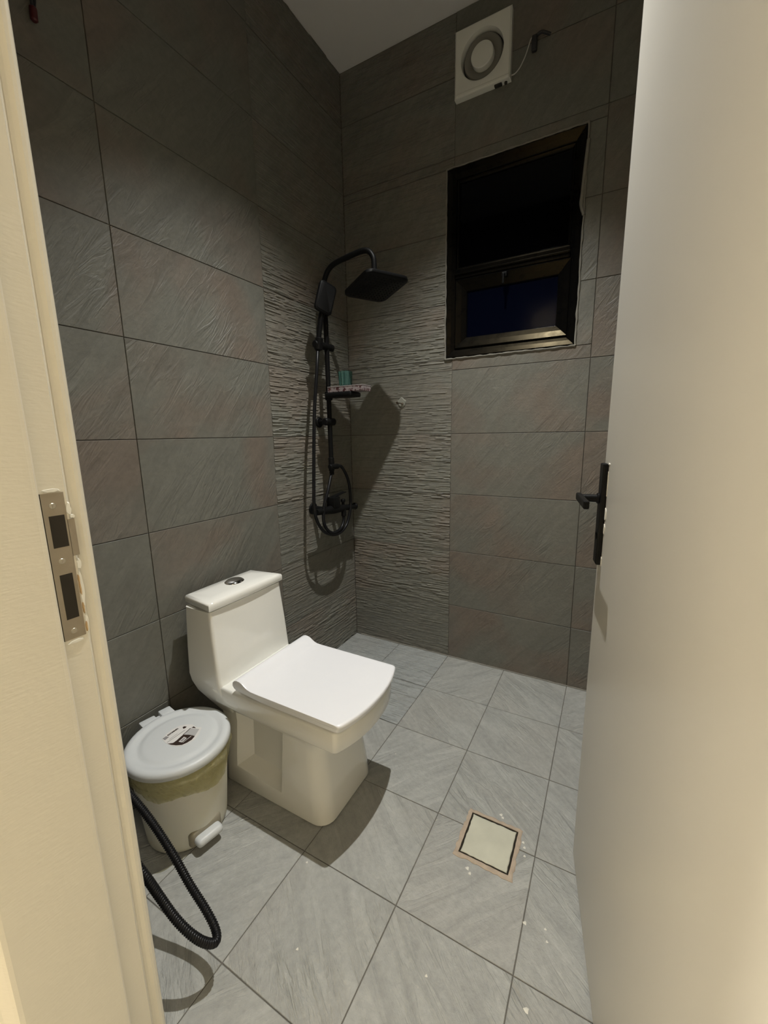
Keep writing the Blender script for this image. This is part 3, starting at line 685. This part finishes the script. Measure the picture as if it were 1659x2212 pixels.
bm = nb(); box(bm, MX - .024, MX + .024, -.350, -.296, MZ + .008, MZ + .066, .006); sobj('lever_block', bm, 'black', True, mix)
bm = nb(); box(bm, MX - .014, MX + .014, -.334, -.224, MZ + .064, MZ + .0705, .003); xf(bm, Matrix.Translation((MX, -.314, MZ + .066)) @ Matrix.Rotation(math.radians(7), 4, 'X') @ Matrix.Translation((-MX, .314, -MZ - .066))); sobj('lever', bm, 'black', True, mix)
bm = nb(); disc_tube(bm, (MX, -.240, MZ + .008), (MX, -.240, MZ + .030), .008, 14); disc_tube(bm, (MX, -.240, MZ + .026), (MX, -.240, MZ + .042), .0125, 18, .003); sobj('diverter_knob', bm, 'black', True, mix)
bm = nb(); disc_tube(bm, (MX + .008, -.249, MZ - .046), (MX + .006, -.246, MZ - .01), .0125, 16, .003); sobj('outlet_nut', bm, 'black', True, mix)
outer = [(0.1044, -0.2903, 1.053), (0.1093, -0.257, 1.0432), (0.1093, -0.208, 0.9795), (0.1093, -0.1894, 0.9021), (0.1093, -0.1943, 0.8169), (0.1093, -0.2276, 0.7483), (0.1093, -0.2805, 0.7149), (0.1093, -0.353, 0.714), (0.1093, -0.4275, 0.7473), (0.1093, -0.4765, 0.809), (0.1093, -0.4922, 0.8776), (0.1093, -0.4883, 0.9746), (0.1093, -0.4608, 1.2863), (0.1093, -0.4265, 1.494), (0.0946, -0.3942, 1.5842)]
sobj('long_hose', tube(nb(), resample(smooth_path(outer, 10), .006), .0078, 12), 'black_hose')
inner = [(0.0906, -0.3197, 1.0236), (0.0965, -0.3432, 0.9893), (0.1044, -0.3775, 0.9354), (0.1044, -0.4099, 0.8717), (0.1093, -0.4275, 0.808), (0.1122, -0.4167, 0.7659), (0.1122, -0.3824, 0.7345), (0.1093, -0.3383, 0.7228), (0.1093, -0.2844, 0.7336), (0.1063, -0.2541, 0.7659), (0.1044, -0.2492, 0.7933)]
sobj('short_hose', tube(nb(), resample(smooth_path(inner, 10), .006), .0078, 12), 'black_hose')
# things on the soap shelf
bx = thing('soap_carton', 'flat pale carton with dark red print lying on the shower soap shelf', 'box', (0.203, SY, 1.398))
bm = nb(); box(bm, -.090, .100, -.038, .038, 0.0005, .0225, .001, 1); obj('carton', bm, 'carton', bx)
bm = nb(); box(bm, -.091, .101, -.039, .039, .0225, .026, .001, 1); obj('flap', bm, 'carton_pale', bx)
tp = thing('teal_plastic_cup', 'teal translucent ribbed plastic cup on the carton beside the shower', 'cup', (0.190, SY, 1.4245))
bm = nb(); seg = 36
rr = lambda k: .0022 * (1 if k % 3 == 0 else -.4)
lathe(bm, [(.0, .001), (.026, .001), (.028, .006), (.031, .066), (.0295, .066), (.0265, .008), (0, .004)], seg, (0, 0, 0), lambda k, z: rr(k)); obj('cup_wall', bm, 'teal', tp)

# ------------------------------------------------------------------ bidet hose by the door
bh = thing('bidet_hose', 'black ribbed bidet spray hose looping down beside the door frame', 'hose', (0.60, -1.53, 0.09))
hose = [(0.10, -1.630, 0.62), (0.10, -1.575, 0.50), (0.17, -1.535, 0.41), (0.27, -1.515, 0.33), (0.355, -1.508, 0.276), (0.436, -1.508, 0.218), (0.495, -1.508, 0.158), (0.547, -1.509, 0.120), (0.586, -1.516, 0.100), (0.608, -1.531, 0.100), (0.603, -1.549, 0.115), (0.583, -1.566, 0.144), (0.548, -1.578, 0.181), (0.511, -1.587, 0.232), (0.485, -1.597, 0.283), (0.44, -1.612, 0.345), (0.40, -1.640, 0.37)]
P = resample(smooth_path(hose, 14), .0011)
obj('ribbed_tube', xf(tube(nb(), P, lambda i: .0096 if (i % 5) < 3 else .0080, 12), Matrix.Translation(-V(bh.location))), 'black_hose', bh, True, 60)
bm = nb(); disc_tube(bm, (0.40, YF, .372), (0.40, YF + .008, .372), .026, 22, .003); disc_tube(bm, (0.40, YF, .372), (0.40, YF + .04, .370), .012, 16); disc_tube(bm, (.40, YF + .025, .37), (.40, YF + .025, .41), .012, 16, .003)
obj('angle_valve', xf(bm, Matrix.Translation(-V(bh.location))), 'black', bh, True)
bm = nb(); box(bm, .085, .115, YF, YF + .012, .60, .66, .004); disc_tube(bm, (.10, YF + .02, .61), (.10, YF + .028, .66), .012, 16, .002); tube(bm, smooth_path([(.10, YF + .026, .64), (.10, YF + .04, .72), (.10, YF + .052, .78)], 6), .013, 14); disc_tube(bm, (.10, YF + .03, .80), (.10, YF + .085, .775), .018, 18, .004)
obj('spray_handle', xf(bm, Matrix.Translation(-V(bh.location))), 'black', bh, True)

# ------------------------------------------------------------------ floor drain
dr = thing('floor_drain', 'square floor drain with beige stone insert and pinkish grout frame', 'drain', (1.064, -0.9365, 0))
def rough_ring(h, jit, n=14):
    pts = []
    for s in range(4):
        for k in range(n):
            t = -1 + 2 * k / n; p = [(t * h, -h), (h, t * h), (-t * h, h), (-h, -t * h)][s]
            pts.append((p[0] + random.uniform(-jit, jit), p[1] + random.uniform(-jit, jit)))
    return pts
a, b = rough_ring(.0835, .0032), rough_ring(.0715, .0006)
bm = nb(); loft(bm, [[(x, y, -.001) for x, y in a], [(x, y, .0010) for x, y in a], [(x * .96, y * .96, .0024) for x, y in a], [(x, y, .0026) for x, y in b], [(x, y, .0006) for x, y in b]], False); obj('grout_frame', bm, 'drain_grout', dr)
bm = nb(); box(bm, -.0715, .0715, -.0715, .0715, -.001, .0008); obj('trap_gap_shade', bm, 'hole_shade', dr)  # flat plate, no real well: the gap's shade is its dark colour
bm = nb(); c = [(x, y) for x, y in rough_ring(.0660, .0010)]
loft(bm, [[(x, y, .0006) for x, y in c], [(x, y, .0020) for x, y in c], [(x * .97, y * .97, .0032) for x, y in c]]); obj('stone_insert', bm, 'drain_cover', dr)

# ------------------------------------------------------------------ door frame
fr_ = thing('trim_1', 'cream painted wooden door frame with a worn metal strike plate', 'door frame', (0.60, -1.75, 0), kind='structure')
def frobj(name, bm, m, par=None, smooth=False):
    return obj(name, xf(bm, Matrix.Translation(-V(fr_.location))), m, par or fr_, smooth)
XJ = 0.620
jprof = [(.555, -1.657), (.6115, -1.657), (.6148, -1.6595), (.6165, -1.6635), (.6165, -1.668), (.6130, -1.673), (.6125, -1.6775), (.6150, -1.6815), (XJ, -1.6845), (XJ, -1.7160), (.6150, -1.7172), (.6150, -1.7208), (.6345, -1.7214), (.6356, -1.7235), (.636, -1.728), (.636, -1.842), (.634, -1.847), (.629, -1.850), (.614, -1.858), (.600, -1.868), (.53, -1.870), (.53, -1.846), (.578, -1.846), (.578, -1.658)]
LP = [(1.150, .004)]
z0, z1 = 0.0, 2.20
bm = nb(); loft(bm, [[(x, y, z0) for x, y in jprof], [(x, y, z1) for x, y in jprof]]); jamb = frobj('jamb', bm, 'cream')
# hinge-side jamb and head
xm = lambda x: 0.636 + 1.452 - x
bm = nb(); loft(bm, [[(xm(x), y, z0) for x, y in jprof], [(xm(x), y, z1) for x, y in jprof]]); frobj('jamb', bm, 'cream')
bm = nb(); box(bm, .556, 1.50, -1.86, -1.722, 2.19, 2.235, .003); box(bm, .53, 1.55, -1.870, -1.846, 2.19, 2.27, .004); box(bm, .60, 1.47, -1.722, -1.657, 2.205, 2.235, .002); frobj('head', bm, 'cream')
# strike plate with its two pockets (flat plates in the colour of their inner shade), lip and screws
PY0, PY1, PZ0, PZ1 = -1.7152, -1.6875, 0.913, 1.130; XS = XJ + .0012
yy = [PY0, -1.7095, -1.6935, PY1]
holes = [(-1.7095, -1.6905, 1.052, 1.098), (-1.7085, -1.6925, 0.944, 1.012)]
bm = nb()
for (a0, a1, b0, b1) in cut((PY0, PY1, PZ0, PZ1), holes, .001): box(bm, XJ - .002, XS, a0, a1, b0, b1)
box(bm, XJ - .002, XS, PY1 - .0005, -1.6790, 1.036, 1.090); 
sp = frobj('strike_plate', bm, 'strike_metal', jamb); sp['label'] = 'worn brownish metal strike plate'
for (a0, a1, b0, b1) in holes:
    frobj('bolt_pocket_shade', box(nb(), XS - .0006, XS + .0002, a0, a1, b0, b1), 'hole_shade', jamb)
for z, y in ((1.112, -1.703), (1.032, -1.7025), (0.925, -1.702)):
    bm = nb(); disc_tube(bm, (XS - .001, y, z), (XS + .0011, y, z), .0042, 14, .0006); box(bm, XS + .001, XS + .0014, y - .0026, y + .0026, z - .0005, z + .0005); box(bm, XS + .001, XS + .0014, y - .0005, y + .0005, z - .0026, z + .0026)
    frobj('screw', bm, 'screw', jamb)
# splintered raw wood and filler beside the plate
bm = nb()
def blob(bm, y, z, ry, rz, x, t, seed):
    rnd = random.Random(seed); pts = [(y + ry * math.cos(a) * rnd.uniform(.7, 1.15), z + rz * math.sin(a) * rnd.uniform(.75, 1.1)) for a in [2 * PI * k / 14 for k in range(14)]]
    loft(bm, [[(x - .002, p, q) for p, q in pts], [(x + t, y + (p - y) * .75, z + (q - z) * .8) for p, q in pts]])
for i, (y, z, ry, rz) in enumerate([(-1.6835, .985, .0035, .035), (-1.6838, .93, .003, .02), (-1.6842, 1.105, .004, .012), (-1.701, 1.1335, .013, .003), (-1.701, .9085, .014, .003), (-1.7185, 1.06, .002, .05), (-1.7188, .96, .0018, .04), (-1.682, 1.022, .004, .010), (-1.681, 1.094, .005, .003)]):
    blob(bm, y, z, ry, rz, XJ, .0022, i)
frobj('filler', bm, 'pale_drop', jamb)
bm = nb()
for i, (y, z, ry, rz) in enumerate([(-1.6856, .985, .0012, .012), (-1.6855, .955, .0012, .010), (-1.6852, .925, .0013, .011), (-1.6858, 1.0, .001, .008)]): blob(bm, y, z, ry, rz, XJ, .0032, 30 + i)
frobj('raw_wood', bm, 'wood_raw', jamb)
bm = nb(); box(bm, XJ - .003, XJ + .0004, PY0 - .0014, PY0, PZ0, PZ1); frobj('gap_shade_strip', bm, 'hole_shade', jamb)  # thin dark strip painting the shade of the gap beside the plate

# ------------------------------------------------------------------ door
D0 = V((1.286, -0.860, 0)); dd = V((0.17839483, -0.98395899, 0)); dn = V((dd.y, -dd.x, 0))     # dn points into the room
do = thing('door_1', 'pale satin painted door standing open on the right with black lever handle', 'door', D0, kind='structure')
do.matrix_world = Matrix(((dd.x, dn.x, 0, D0.x), (dd.y, dn.y, 0, D0.y), (0, 0, 1, 0), (0, 0, 0, 1)))   # local x: free edge -> hinge, local y: out of the visible face
DW = 0.805
obj('leaf', box(nb(), 0, DW, -0.040, 0, 0.010, 2.185, 0.0025, 2), 'door', do)
bm = nb(); box(bm, .010, .050, -.001, .0115, .888, 1.128, .003, 2); hpl = obj('handle_plate', bm, 'black', do)
bm = nb(); tube(bm, [(.030, .010, 1.046), (.030, .030, 1.046), (.030, .052, 1.046)], .009, 16); disc_tube(bm, (.03, .011, 1.046), (.03, .017, 1.046), .013, 18, .002); obj('handle_neck', bm, 'black', do, True)
bm = nb(); box(bm, -.006, .135, .046, .058, 1.036, 1.054, .003, 2); obj('lever', bm, 'black', do)
bm = nb(); disc_tube(bm, (.03, .011, .955), (.03, .0135, .955), .009, 16, .001); obj('thumb_turn', bm, 'black', do, True)
bm = nb()
def chip(bm, x, z, rx, rz, seed):
    rnd = random.Random(seed); pts = [(x + rx * math.cos(a) * rnd.uniform(.6, 1.2), z + rz * math.sin(a) * rnd.uniform(.8, 1.1)) for a in [2 * PI * k / 12 for k in range(12)]]
    loft(bm, [[(p, -.0005, q) for p, q in pts], [(p, .0012, q) for p, q in pts]])
for i, (x, z, rx, rz) in enumerate([(.054, 1.013, .012, .014), (.053, .978, .009, .013), (.050, 1.128, .010, .0025), (.052, .90, .004, .012), (.052, 1.08, .003, .03)]): chip(bm, x, z, rx, rz, 60 + i)
obj('chipped_paint', bm, 'pale_drop', do)
for z in (0.25, 1.1, 1.95):
    bm = nb(); disc_tube(bm, (DW + .004, .003, z - .05), (DW + .004, .003, z + .05), .006, 12, .001); obj('hinge', bm, 'screw', do, True)

# ------------------------------------------------------------------ lamps
dl = thing('ceiling_downlight', 'round recessed downlight in the middle of the bathroom ceiling', 'lamp', LAMP)
bm = lathe(nb(), [(.038, -.001), (.042, -.006), (.052, -.005), (.055, 0), (.055, .004)], 40); obj('trim_ring', bm, 'fan_plastic', dl, True)
bm = lathe(nb(), [(0, -.0015), (.039, -.0015), (.039, .002)], 32); obj('lens', bm, 'lens', dl)
ld = bpy.data.lights.new('downlight', 'SPOT'); ld.energy = SPOT_W; ld.spot_size = math.radians(SPOT_DEG); ld.spot_blend = SPOT_BLEND; ld.shadow_soft_size = 0.012; ld.color = (1.0, 0.99, 0.95)
lo = bpy.data.objects.new('downlight_beam', ld); COL.objects.link(lo); lo.parent = dl; lo.location = (0, 0, -0.012)
for (hx, hlab), hw_ in zip(((-2.2, 'round flush ceiling lamp at the far left of the hallway'), (3.9, 'round flush ceiling lamp at the far right of the hallway')), HALL_W):
    hl = thing('hall_ceiling_lamp', hlab, 'lamp', (hx, -2.65, 2.90), 'hallway ceiling lamps')
    bm = lathe(nb(), [(0, -.05), (.14, -.045), (.17, -.02), (.17, 0)], 40); obj('diffuser', bm, 'hall_lens', hl, True)
    la = bpy.data.lights.new('hall_light', 'AREA'); la.shape = 'DISK'; la.size = 0.34; la.energy = hw_; la.color = (1.0, 0.92, 0.77)
    lao = bpy.data.objects.new('hall_glow', la); COL.objects.link(lao); lao.parent = hl; lao.location = (0, 0, -0.056)
